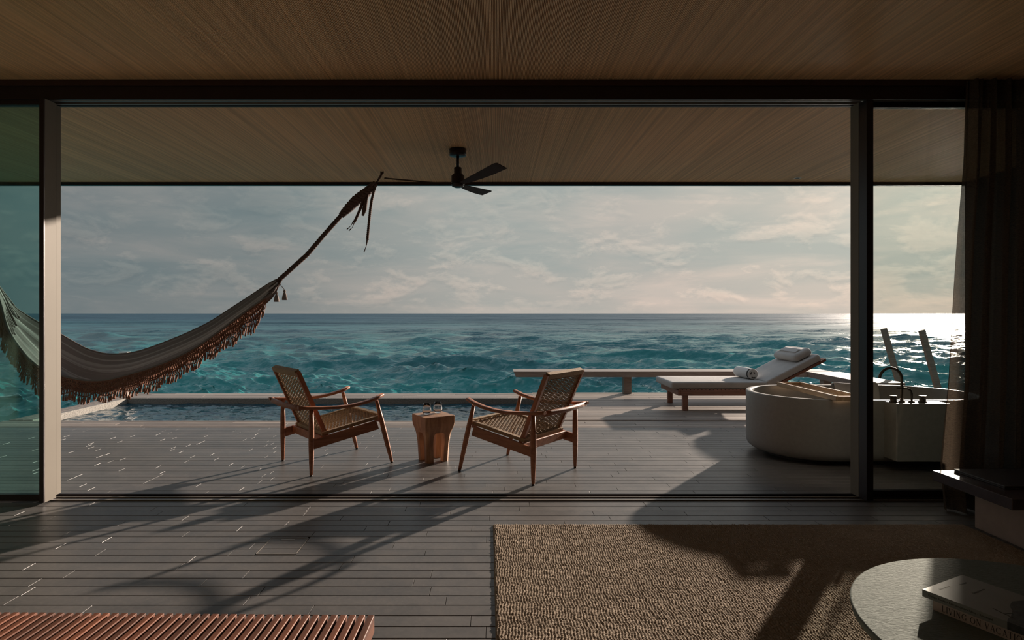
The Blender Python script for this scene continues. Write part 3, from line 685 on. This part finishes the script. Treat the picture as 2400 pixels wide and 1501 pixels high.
# rolled towel
mb = MB(); R0 = .078; L0 = .44; pr = []
mb.loft([[(R0*s_*math.cos(a), yy, R0*s_*math.sin(a)) for a in [2*PI*j/24 for j in range(24)]] for yy, s_ in ((-L0/2, .86), (-L0/2+.012, .97), (-L0/2+.04, 1), (0, 1.02), (L0/2-.04, 1), (L0/2-.012, .97), (L0/2, .86))], True, True, True, True)
rt = mb.build('rolled_towel', M['towel'], None, (3.655, 8.72, .485)); rt.rotation_euler = (0, 0, .10); tag(rt, 'rolled white towel with dark striped end lying on the lounger mattress', 'towel')
mb = MB()
for q in range(3):
    a0, a1 = .4+q*1.9, 1.4+q*1.9
    sp_ = [(R0*(.25+.2*q+.06*t_)*math.cos(a0+(a1-a0)*t_), -L0/2-.002, R0*(.25+.2*q+.06*t_)*math.sin(a0+(a1-a0)*t_)) for t_ in (0, .25, .5, .75, 1)]
    mb.tube(sp_, .009, 6)
mb.build('roll_stripe', M['band_dark'], rt)
mb = MB()
mb.loft([[(R0*1.012*math.cos(a), yy, R0*1.012*math.sin(a)) for a in [2*PI*j/24 for j in range(24)]] for yy in (-L0/2+.018, -L0/2+.05)], False, False, True, True)
mb.build('towel_border', M['band_dark'], rt)

# ------------------------------------------------------------------ ceiling fan
fn = empty('ceiling_fan', (-.375, 6.04, CZ), 0, 'dark three-bladed ceiling fan hanging from the porch ceiling', 'fan')
MB().lathe([(.086, 0), (.086, -.062), (.080, -.068), (.03, -.070)], 0, 0, 32).build('canopy', M['fan'], fn)
MB().lathe([(.0135, -.069), (.0135, -.19)], 0, 0, 16).build('rod', M['fan'], fn)
MB().lathe([(.036, -.185), (.039, -.190), (.039, -.245), (.066, -.268), (.067, -.352), (.060, -.375), (.035, -.386)], 0, 0, 32).build('motor', M['fan'], fn)
for k, a in enumerate((186, 306, 66)):
    mb = MB(); loops = []
    for r_, w_ in ((.055, .024), (.10, .028), (.2, .038), (.35, .050), (.5, .059), (.62, .064), (.70, .064), (.73, .058)):
        tw_ = math.radians(-16); z0 = -.355+.01*math.sin(r_*3)
        up_ = .035*(r_/.72)**2
        ca, sa = math.cos(tw_), math.sin(tw_)
        sh = .010*math.sin(r_*4) + (.012 if r_ > .72 else 0)
        loops.append([(r_, (yy+sh)*ca-zz*sa, z0+up_+yy*sa+zz*ca) for yy, zz in ((-w_, -.002), (w_, -.002), (w_, .004), (-w_, .004))])
    mb.loft(loops, True, True, True, False); o = mb.build('blade', M['fan_blade'], fn); fixn(o); o.rotation_euler = (0, 0, math.radians(a))

# ------------------------------------------------------------------ hammock
hk = empty('hammock', (-1.32, 6.98, CZ), 0, 'grey cloth hammock with rust brown crocheted fringe slung from the porch ceiling', 'hammock')
HO = Vector((-1.32, 6.98, CZ))
nearp = [(-26, 650), (0, 700), (15, 762), (28, 789), (43, 811), (64, 838), (92, 862), (118, 874), (146, 881), (175, 888), (204, 893), (248, 892), (292, 881), (350, 864), (408, 842), (467, 811), (525, 769), (583, 725), (642, 685), (652, 664)]
farp = [(-22, 640), (10, 692), (30, 718), (60, 738), (92, 757), (118, 770), (146, 786), (175, 803), (204, 819), (248, 831), (292, 830), (330, 823), (380, 805), (430, 785), (490, 757), (540, 724), (585, 695), (625, 668), (648, 655), (656, 655)]
nu_ = 150; s_ = np.linspace(0, 1, nu_); kk = np.linspace(0, 1, 20)
nx = np.interp(s_, kk, [p[0] for p in nearp]); nyp = np.interp(s_, kk, [p[1] for p in nearp])
fx = np.interp(s_, kk, [p[0] for p in farp]); fyp = np.interp(s_, kk, [p[1] for p in farp])
def smooth(a, n_=3):
    for _ in range(n_*3): a = np.concatenate([[a[0]], (a[:-2]+2*a[1:-1]+a[2:])/4, [a[-1]]])
    return a
nx, nyp, fx, fyp = map(smooth, (nx, nyp, fx, fyp))
bell = np.sin(PI*np.clip(s_, 0, 1))**.8
YN = 6.95-.40*bell-.20*(1-s_); YF = 6.95+.42*bell-.20*(1-s_)
NR = np.stack([(nx-VX)*YN/F, YN, H-(nyp-VY)*YN/F], -1); FR = np.stack([(fx-VX)*YF/F, YF, H-(fyp-VY)*YF/F], -1)
nv_ = 44; G = np.zeros((nu_, nv_, 3)); VV = np.linspace(0, 1, nv_)
for j, v_ in enumerate(VV):
    sag = 4*v_*(1-v_)
    G[:, j] = NR*(1-v_)+FR*v_
    ens = (1-bell)
    G[:, j, 2] -= sag*(.26*bell+.02) 
    rp = np.sin(v_*2*PI*5+1.5*np.sin(s_*5))*.026*(.30+ens*.9) + np.sin(v_*2*PI*2+s_*6)*.034*bell + np.sin(v_*2*PI*11+s_*9)*.008
    G[:, j, 2] += rp*min(1, 6*v_, 6*(1-v_)); G[:, j, 1] += rp*.6*min(1, 6*v_, 6*(1-v_))
mb = MB(); mb.grid(G-np.array(HO)); cl = mb.build('cloth', M['hammock'], hk)
at = cl.data.attributes.new('across', 'FLOAT', 'POINT'); at.data.foreach_set('value', np.tile(VV, nu_).astype(np.float32))
md = cl.modifiers.new('s', 'SOLIDIFY'); md.thickness = .006
# hem roll along both rims
MB().tube([Vector(p)-HO for p in NR[3:-3:2]], .011, 7).build('hem', M['hammock'], hk)
MB().tube([Vector(p)-HO for p in FR[3:-3:2]], .009, 7).build('hem', M['hammock'], hk)
# crocheted fringe hanging from a rim
def fringe(R_, nstr, dep, name, seed):
    r = random.Random(seed); net = MB(); tas = MB()
    cum = np.concatenate([[0], np.cumsum(np.linalg.norm(np.diff(R_, axis=0), axis=1))]); tot = cum[-1]
    def at_(d): return Vector([np.interp(d, cum, R_[:, k]) for k in range(3)])
    def depth(q): 
        e_ = min(1, q*14, (1-q)*14); return dep(q)*e_
    tops, bots = [], []
    for i in range(nstr):
        q = .05+.90*(i+.5)/nstr; p = at_(q*tot); d = depth(q)
        sc = abs(math.sin(q*PI*17))
        band = d*(.62+.22*sc)
        wob = .012*math.sin(i*.35); lean = -.12
        ps = [p+Vector((lean*band*t_+ .004*math.sin(i*2.1+t_*7), wob*t_, -band*t_)) for t_ in (0, .25, .5, .75, 1)]
        net.tube([x-HO for x in ps], .0040, 3, False); tops.append(p); bots.append(ps)
        if i % 2 == 0:
            e0 = ps[-1]; ln = d*(.24+.12*r.random()); a = r.uniform(-.5, .1)
            tas.tube([e0-HO, e0-HO+Vector((a*ln*.5, 0, -ln*.5)), e0-HO+Vector((a*ln, .004, -ln))], [.005, .0085, .0095], 5)
    for k in range(4):      # rows of chain stitch across
        for f_ in (.0, .06, .12) if k < 3 else (0,):
            ps = []
            for i in range(0, nstr, 2):
                t_ = (k/3.2+f_); b5 = bots[i]; ii = min(int(t_*4), 3); ps.append(b5[ii].lerp(b5[ii+1], t_*4-ii)-HO+Vector((0, -.004, 0)))
            net.tube(ps, .0042, 3, False)
    for q in range(7):      # diagonal lattice
        ps1 = []
    for i in range(0, nstr-8, 3):
        net.tube([bots[i][0]-HO+Vector((0, -.003, 0)), bots[min(i+7, nstr-1)][2]-HO+Vector((0, -.003, 0)), bots[i+2][4]-HO], .0034, 3, False)
        net.tube([bots[i+6][0]-HO+Vector((0, -.003, 0)), bots[i][3]-HO], .0034, 3, False)
    o1 = net.build(name, M['yarn'], hk); stuff(o1); o2 = tas.build('tassel_row', M['yarn'], hk); stuff(o2)
fringe(NR[::2], 430, lambda q: .285-.05*math.sin(PI*q)+.015*math.sin(23*q), 'crochet_fringe', 5)
fringe(FR[::2], 150, lambda q: .16, 'crochet_fringe', 6)
def twist(path, rad, st_rad, turns, nst=3, seg=60):
    mb = MB(); path = [Vector(p) for p in path]
    cum = [0]
    for a, b_ in zip(path, path[1:]): cum.append(cum[-1]+(b_-a).length)
    for k in range(nst):
        pts = []
        for i in range(seg+1):
            d = cum[-1]*i/seg; p = Vector([np.interp(d, cum, [q[c_] for q in path]) for c_ in range(3)])
            d2 = min(cum[-1], d+.02); p2 = Vector([np.interp(d2, cum, [q[c_] for q in path]) for c_ in range(3)]); d1 = max(0, d-.02); p1 = Vector([np.interp(d1, cum, [q[c_] for q in path]) for c_ in range(3)])
            t_ = (p2-p1).normalized(); u = t_.cross(Vector((0, 1, 0))).normalized(); w_ = t_.cross(u)
            rr = rad if not callable(rad) else rad(i/seg); ph = 2*PI*(turns*i/seg+k/nst)
            pts.append(p+(u*math.cos(ph)+w_*math.sin(ph))*rr-HO)
        mb.tube(pts, st_rad if not callable(st_rad) else [st_rad(i/seg) for i in range(seg+1)], 6)
    return mb
g0 = P(650, 660, 6.95); k0 = P(800, 505, 6.96); k1 = P(880, 432, 6.975); hook = Vector((-1.32, 6.98, CZ))
twist([g0, P(720, 597, 6.955), P(760, 550, 6.957), k0, P(812, 492, 6.96)], .012, lambda t_: .0165, 11, 3, 140).build('rope', M['rope'], hk)
twist([P(800, 505, 6.96), P(835, 470, 6.965), P(858, 452, 6.97), P(880, 430, 6.975)], lambda t_: .013+.024*math.sin(PI*min(1, t_*.9+.05))**.6, lambda t_: .016+.011*math.sin(PI*t_), 3.5, 4, 60).build('knot', M['rope'], hk)
mb = MB()
for k in range(6):
    c0 = P(846+k*5.5, 466-k*6.2, 6.967); mb.tube([c0-HO+Vector((.040*math.cos(a)*.75, .042*math.sin(a), .040*math.cos(a)*.75)) for a in [2*PI*j/10 for j in range(11)]], .012, 6)
mb.build('wrapping', M['rope'], hk)
mb = MB().tube([k1-HO, P(890, 414, 6.978)-HO, P(896, 403, 6.98)-HO], .007, 6).tube([k1-HO+Vector((.012, 0, .01)), P(893, 414, 6.978)-HO, P(898, 403, 6.98)-HO], .006, 6)
mb.build('strap', M['rope'], hk)
MB().tube([(-.018, 0, 0), (-.016, 0, -.022), (0, 0, -.034), (.016, 0, -.022), (.018, 0, 0)], .004, 8).build('ceiling_hook', M['fan'], hk)
# loose ends
twist([P(878, 441, 6.95), P(871, 470, 6.94), P(868, 490, 6.94), P(864, 530, 6.94), P(861, 562, 6.94)], .008, .0095, 9, 3, 70).build('rope_tail', M['rope'], hk)
MB().tube([P(861, 562, 6.94)-HO, P(858, 578, 6.94)-HO, P(853, 592, 6.94)-HO], [.012, .004, .006], 6).build('rope_end', M['rope'], hk)
twist([P(852, 468, 6.945), P(845, 488, 6.93), P(838, 505, 6.93), P(831, 520, 6.93)], .008, .010, 4, 3, 30).build('rope_tail', M['rope'], hk)
MB().tube([P(829, 518, 6.93)-HO, P(822, 530, 6.93)-HO, P(813, 538, 6.93)-HO], [.008, .003, .007], 6).tube([P(831, 520, 6.93)-HO, P(826, 533, 6.93)-HO, P(818, 541, 6.93)-HO], [.008, .003, .007], 6).build('rope_end', M['rope'], hk)
MB().tube([P(862, 458, 6.95)-HO, P(857, 474, 6.94)-HO, P(854, 492, 6.94)-HO, P(850, 506, 6.94)-HO], [.014, .024, .028, .014], 7).build('rope_bundle', M['rope'], hk)
MB().tube([P(822, 488, 6.96)-HO, P(817, 489, 6.96)-HO, P(811, 498, 6.96)-HO, P(809, 504, 6.96)-HO], .005, 5).build('cord_loop', M['rope'], hk)
# gathered cords at both ends
mb = MB()
for k in range(22):
    v_ = k/21; j = int(v_*(nv_-1)); p = Vector(G[-14, j]); q = Vector(G[-5, j]); mb.tube([p-HO, q-HO, P(660+4*math.sin(k), 652+3*math.cos(k*2), 6.95)-HO, P(672, 641, 6.952)-HO], .0065, 5)
mb.build('gathered_cords', M['rope'], hk)
mb = MB()
gl = P(-40, 620, 6.72)
for k in range(26):
    v_ = k/25; j = int(v_*(nv_-1)); p = Vector(G[16+(k*7) % 6, j]); q = Vector(G[4, j]); mb.tube([p-HO+Vector((0, 0, .012)), q-HO+Vector((0, 0, .006)), gl-HO+Vector((0, .01*math.sin(k), .01*math.cos(k)))], .0058, 5)
mb.build('gathered_cords', M['hammock'], hk)
la = Vector((-6.75, 6.62, CZ))
twist([gl, gl.lerp(la, .5), la], .012, .0165, 11, 3, 100).build('rope', M['rope'], hk)
for (tx, ty) in ((648, 684), (667, 680)):
    c0 = P(tx, ty, 6.90)-HO
    mb = MB().tube([P(655, 665, 6.92)-HO, c0], .004, 5)
    mb.lathe([(.004, 0), (.012, -.006), (.013, -.018), (.010, -.024), (.020, -.06), (.028, -.105), (.026, -.118)], 0, 0, 12) if 0 else None
    loops = [[(c0.x+r_*math.cos(2*PI*j/14)*(1+.18*(j % 2)), c0.y+r_*math.sin(2*PI*j/14)*(1+.18*(j % 2)), c0.z+z_) for j in range(14)] for r_, z_ in ((.004, 0), (.013, -.008), (.014, -.02), (.010, -.027), (.020, -.06), (.027, -.10), (.026, -.118))]
    mb.loft(loops, True, True, True, True); mb.build('tassel', M['hammock'], hk)

# ------------------------------------------------------------------ rug
def build_rug():
    def patch(x0, x1, y0, y1, step, mb_list):
        xs = np.arange(x0, x1+step*.5, step); ys = np.arange(y0, y1+step*.5, step); gx, gy = np.meshgrid(xs, ys)
        r = np.random.default_rng(3)
        wx = .0035*np.sin(gy*31+2*np.sin(gx*5))+.002*np.sin(gy*97+gx*13)
        cx = (gx+wx)/.0135; row = np.floor(cx); ph = np.sin(row*12.9898)*43758.5453; ph = ph-np.floor(ph)
        fy = gy/.0105+ph*3+.25*np.sin(gx*40)
        a = np.abs(np.sin(PI*cx))**.7; b_ = .5+.5*np.cos(2*PI*fy)
        cell = np.floor(fy); rnd = np.sin(cell*78.233+row*37.7)*43758.5453; rnd = rnd-np.floor(rnd)
        h = a*(.35+.65*b_**.6)*(.55+.45*rnd)
        edge = np.clip(np.minimum.reduce([gx-x0_, x1_-gx, gy-y0_, y1_-gy])/.012, 0, 1)**.5
        z = (.006+.0095*h)*edge
        return np.stack([gx, gy, z], -1), h
    x0_, x1_, y0_, y1_ = 0.0, 2.995, .9, 3.803
    vs, qs, hs = [], [], []; k = 0
    for (a0, a1, st_) in ((.9, 2.30, .012), (2.30, 3.803, .0042)):
        g_, h = patch(x0_, x1_, a0, a1, st_, None); r_, c_ = g_.shape[:2]; idx = np.arange(r_*c_).reshape(r_, c_)+k
        qs.append(np.stack([idx[:-1, :-1], idx[:-1, 1:], idx[1:, 1:], idx[1:, :-1]], -1).reshape(-1, 4)); vs.append(g_.reshape(-1, 3)); hs.append(h.ravel()); k += r_*c_
    v = np.concatenate(vs); q = np.concatenate(qs); h = np.concatenate(hs)
    v[:, 0] -= .0  # skew a touch clockwise as laid
    v[:, 0] += (3.803-v[:, 1])*.012-.013
    me = bpy.data.meshes.new('area_rug'); me.vertices.add(len(v)); me.vertices.foreach_set('co', v.ravel())
    me.loops.add(q.size); me.loops.foreach_set('vertex_index', q.ravel().astype(np.int32)); me.polygons.add(len(q))
    me.polygons.foreach_set('loop_start', np.arange(0, q.size, 4, dtype=np.int32)); me.polygons.foreach_set('loop_total', np.full(len(q), 4, dtype=np.int32))
    me.polygons.foreach_set('use_smooth', np.ones(len(q), dtype=bool)); me.update(calc_edges=True)
    at = me.attributes.new('hgt', 'FLOAT', 'POINT'); at.data.foreach_set('value', h.astype(np.float32))
    me.materials.append(M['rug']); o = bpy.data.objects.new('area_rug', me); COL.objects.link(o)
    tag(o, 'thick brown woven rug on the plank floor under the round table', 'rug')
build_rug()

# ------------------------------------------------------------------ round coffee table and books
tx, ty, tz, tr = 1.752, 1.760, .38, .608
ct = empty('coffee_table', (tx, ty, .0155), 0, 'low round coffee table with textured grey green top standing on the rug', 'table')
q = -.0155
MB().lathe([(tr-.028, tz-.032+q), (tr-.004, tz-.026+q), (tr, tz-.006+q), (tr-.002, tz-.001+q), (tr-.006, tz+q)], 0, 0, 128).build('tabletop', M['table'], ct)
for k in range(3):
    a = math.radians(90+120*k); MB().tube([(.33*math.cos(a), .33*math.sin(a), tz-.032+q), (.40*math.cos(a), .40*math.sin(a), 0)], [.035, .024], 20).build('leg', M['slab'], ct)
bd_, bw_ = Vector((.447, -.894, 0)), Vector((.894, .447, 0))
A0 = Vector((1.415, 1.978, 0))
def book_frame(o0, z): 
    m_ = Matrix(((bd_.x, bw_.x, 0, o0.x), (bd_.y, bw_.y, 0, o0.y), (0, 0, 1, z), (0, 0, 0, 1))); return m_
def book(name, o0, z, ln, wd, thk, cover, label):
    e_ = empty(name, (0, 0, 0), 0, label, 'book', 'books on the coffee table'); e_.matrix_world = book_frame(o0, z)
    # local: x along spine, y across from spine, z up
    MB().box(0, ln, 0, wd, 0, .0028).build('cover_board', cover, e_); MB().box(0, ln, 0, wd, thk-.0028, thk).build('cover_board', cover, e_)
    MB().box(0, ln, 0, .0028, .0029, thk-.0029).build('spine', cover, e_)
    MB().box(.004, ln-.004, .003, wd-.004, .0029, thk-.0029).build('page_block', M['pages'], e_)
    return e_
T1, T2 = .032, .0232
b1 = book('book', A0+bd_*.030+bw_*.004, tz+.0006, .335, .255, T1, M['paper_pink'], 'thick taupe book at the bottom, LIVING ON VACATION lettered on its spine')
b2 = book('book', A0, tz+.0006+T1+.0003, .330, .243, T2, M['paper_grey'], 'large grey book lying on top, mountain photograph on its cover')
# serif capitals drawn as strokes:  (x0,y0,x1,y1,width) in units of cap height
def stroke(mb, x0, y0, x1, y1, w_, f3):
    d = Vector((x1-x0, y1-y0)); n_ = Vector((-d.y, d.x)).normalized()*w_/2
    q4 = [(x0+n_.x, y0+n_.y), (x1+n_.x, y1+n_.y), (x1-n_.x, y1-n_.y), (x0-n_.x, y0-n_.y)]
    mb.add([f3(a, b_) for a, b_ in q4], [(0, 1, 2, 3)])
TH, TN = .13, .055
def glyph(ch):
    s = []; sf = lambda x, y, w_=.16: s.append((x-w_, y, x+w_, y, .035))
    if ch == 'L': s += [(.15, 0, .15, 1, TH), (.15, .02, .62, .02, .045), (.60, 0, .63, .22, .04)]; sf(.15, .985); sf(.12, .015, .12); return s, .72
    if ch == 'I': s += [(.17, 0, .17, 1, TH)]; sf(.17, .985); sf(.17, .015); return s, .40
    if ch == 'V': s += [(.12, 1, .40, 0, TH), (.68, 1, .42, 0, TN)]; sf(.13, .985); sf(.68, .985, .12); return s, .84
    if ch == 'A': s += [(.40, 1, .12, 0, TN), (.38, 1, .68, 0, TH), (.22, .35, .58, .35, .045)]; sf(.12, .015, .12); sf(.68, .015); return s, .84
    if ch == 'N': s += [(.15, 0, .15, 1, TN), (.15, 1, .70, 0, TH), (.70, 0, .70, 1, TN)]; sf(.12, .985, .12); sf(.15, .015, .13); sf(.70, .985, .13); return s, .90
    if ch == 'T': s += [(.36, 0, .36, 1, TH), (.04, .975, .68, .975, .05), (.05, .97, .03, .80, .04), (.67, .97, .69, .80, .04)]; sf(.36, .015); return s, .76
    if ch in 'OCG':
        k = 22; a0, a1 = (0, 2*PI) if ch == 'O' else (math.radians(38), math.radians(318 if ch == 'C' else 330))
        for j in range(k):
            t0, t1 = a0+(a1-a0)*j/k, a0+(a1-a0)*(j+1)/k; am = (t0+t1)/2
            s.append((.46+.38*math.cos(t0), .5+.47*math.sin(t0), .46+.38*math.cos(t1), .5+.47*math.sin(t1), TN+(TH-TN)*abs(math.cos(am))**1.3))
        if ch != 'O': s.append((.765, .99, .765, .74, .04))
        if ch == 'C': s.append((.765, .02, .775, .22, .03))
        if ch == 'G': s += [(.76, .05, .76, .40, TH*.85)]; sf(.76, .41, .12)
        return s, .94
    return s, .40
mb = MB(); x = .026; cap = .0195
for ch in 'LIVING ON VACATION':
    s, adv = glyph(ch)
    for st_ in s: stroke(mb, *st_, lambda a, b_, x=x: (x+a*cap*.80, -.0006, .0062+b_*cap))
    x += adv*cap*.88
o = mb.build('title_lettering', M['ink'], b1)
def text(body, size, parent, mat, mtx, name='lettering'):
    cu = bpy.data.curves.new(name, 'FONT'); cu.body = body; cu.size = size; cu.extrude = .0001; to = bpy.data.objects.new(name, cu)
    me = bpy.data.meshes.new_from_object(to); me.materials.clear(); me.materials.append(mat)
    o = bpy.data.objects.new(name, me); COL.objects.link(o); o.parent = parent; o.matrix_local = mtx; bpy.data.objects.remove(to); return o
spm = lambda x_, z_: Matrix.Translation((x_, -.0004, z_)) @ Matrix.Rotation(PI/2, 4, 'X')
text('Design Forests Extraordinary Ideas - Revisited', .0095, b2, M['ink'], spm(.018, .0085), 'spine_lettering')
MB().box(.232, .330, -.0005, .0002, .0002, T2-.0002).build('spine_picture', M['ink_g2'], b2)
tm = lambda x_, y_: Matrix.Translation((x_, y_, T2+.0003)) @ Matrix.Rotation(PI/2, 4, 'Z')
text('Extraordinary', .0105, b2, M['ink_w'], tm(.030, .050), 'cover_lettering')
text('Revisited', .0105, b2, M['ink_g'], tm(.042, .150), 'cover_lettering')
text('Design Forests', .0115, b2, M['ink_g'], tm(.095, .115), 'cover_lettering')
mb = MB(); zt = T2+.0003
stroke(mb, .172, .055, .232, .040, .0045, lambda a, b_: (a, b_, zt)); stroke(mb, .206, .046, .214, .072, .0035, lambda a, b_: (a, b_, zt)); stroke(mb, .214, .072, .222, .064, .003, lambda a, b_: (a, b_, zt))
mb.build('cover_mark', M['ink'], b2)
ridge = [(0.232, 0), (.225, .02), (.222, .045), (.214, .07), (.205, .095), (.190, .115), (.182, .14), (.176, .165), (.184, .19), (.192, .215), (.200, .243)]
mb = MB(); vs = [(a, b_, zt) for a, b_ in ridge]+[(.3299, b_, zt) for a, b_ in ridge]; k = len(ridge)
mb.add(vs, [(i, i+k, i+k+1, i+1) for i in range(k-1)]); mb.build('cover_picture', M['ink_g2'], b2)

# ------------------------------------------------------------------ slatted daybed edge, bottom left
db = empty('slatted_daybed', (-1.2, 1.62, 0), math.radians(-.9), 'low daybed with dark red timber slats along its edge, bottom left corner', 'daybed')
sm_ = MB(); fixn(sm_.box(-.0098, .0098, -.10, .235, .365, .42, .0015).build('slat', M['teak_y'], db)); sl0 = db.children[0]
zr = .42; p = .0284; first = .815
sl0.location = (first, 0, 0)
for k in range(1, 52):
    o = sl0.copy(); COL.objects.link(o); o.parent = db; o.location = (first-k*p, 0, 0); 
MB().box(-.66, .80, .03, .07, .29, .364).build('front_rail', M['slab'], db)
for lx in (-.60, .74): MB().box(lx-.03, lx+.03, .0, .07, 0, .289).build('leg', M['slab'], db)
cushion(-.66, .84, -1.0, .075, .422, .50, .03).build('mattress', M['grey_fabric'], db) if 0 else None
MB().box(-.66, .825, -1.0, .072, .4205, .4225).build('cloth_cover', M['grey_fabric'], db)
MB().box(-.66, .825, -1.0, -.101, .25, .42).build('base', M['slab'], db)
MB().box(-.60, .74, -1.0, -.95, 0, .25).build('leg', M['slab'], db)

# ------------------------------------------------------------------ low bench at right with folder
lb = empty('low_shelf', (3.03, 3.4, 0), 0, 'dark timber slab shelf on a taupe plinth beside the curtain', 'shelf')
fixn(MB().box(-.150, .85, -.075, .535, .252, .316, .003).build('slab_top', M['slab'], lb))
MB().box(.0, 1.0, -1.6, .37, 0, .2515).build('plinth', M['plinth'], lb)
# thin folder lying on the slab
fo = empty('leather_folder', (3.22, 3.70, .3165), math.radians(0), 'thin dark leather folder lying on the timber slab shelf', 'folder')
fixn(MB().box(-.225, .40, -.19, .20, 0, .008, .002).build('back_cover', M['folder'], fo)); fixn(MB().box(-.225, .40, -.19, .20, .009, .018, .002).build('front_cover', M['folder'], fo))

# ------------------------------------------------------------------ curtain
def curtain():
    nu, nz = 260, 30; a = np.zeros((nz, nu, 3))
    for i in range(nz):
        t_ = i/(nz-1); z = .012+t_*(CZ-.042)
        xl = np.interp(z, [0, .3, .9, 1.4, 1.8, 2.4, 3.0], [3.06, 3.05, 3.14, 3.185, 3.22, 3.275, 3.29])
        for j in range(nu):
            s = j/(nu-1); xx = xl+(4.15-xl)*s+.010*math.sin(s*40+t_*2)
            yy = 4.165-.12*(1-t_)**2+(.050-.018*t_)*math.sin(s*2*PI*8.5+.5*math.sin(t_*3))+.016*math.sin(s*2*PI*21+t_*2)
            a[i, j] = (xx, yy, z)
    mb = MB(); mb.grid(a); o = mb.build('curtain', M['curtain'], None); tag(o, 'dark brown sheer curtain hanging in folds at the right end of the glass', 'curtain'); return o
curtain()
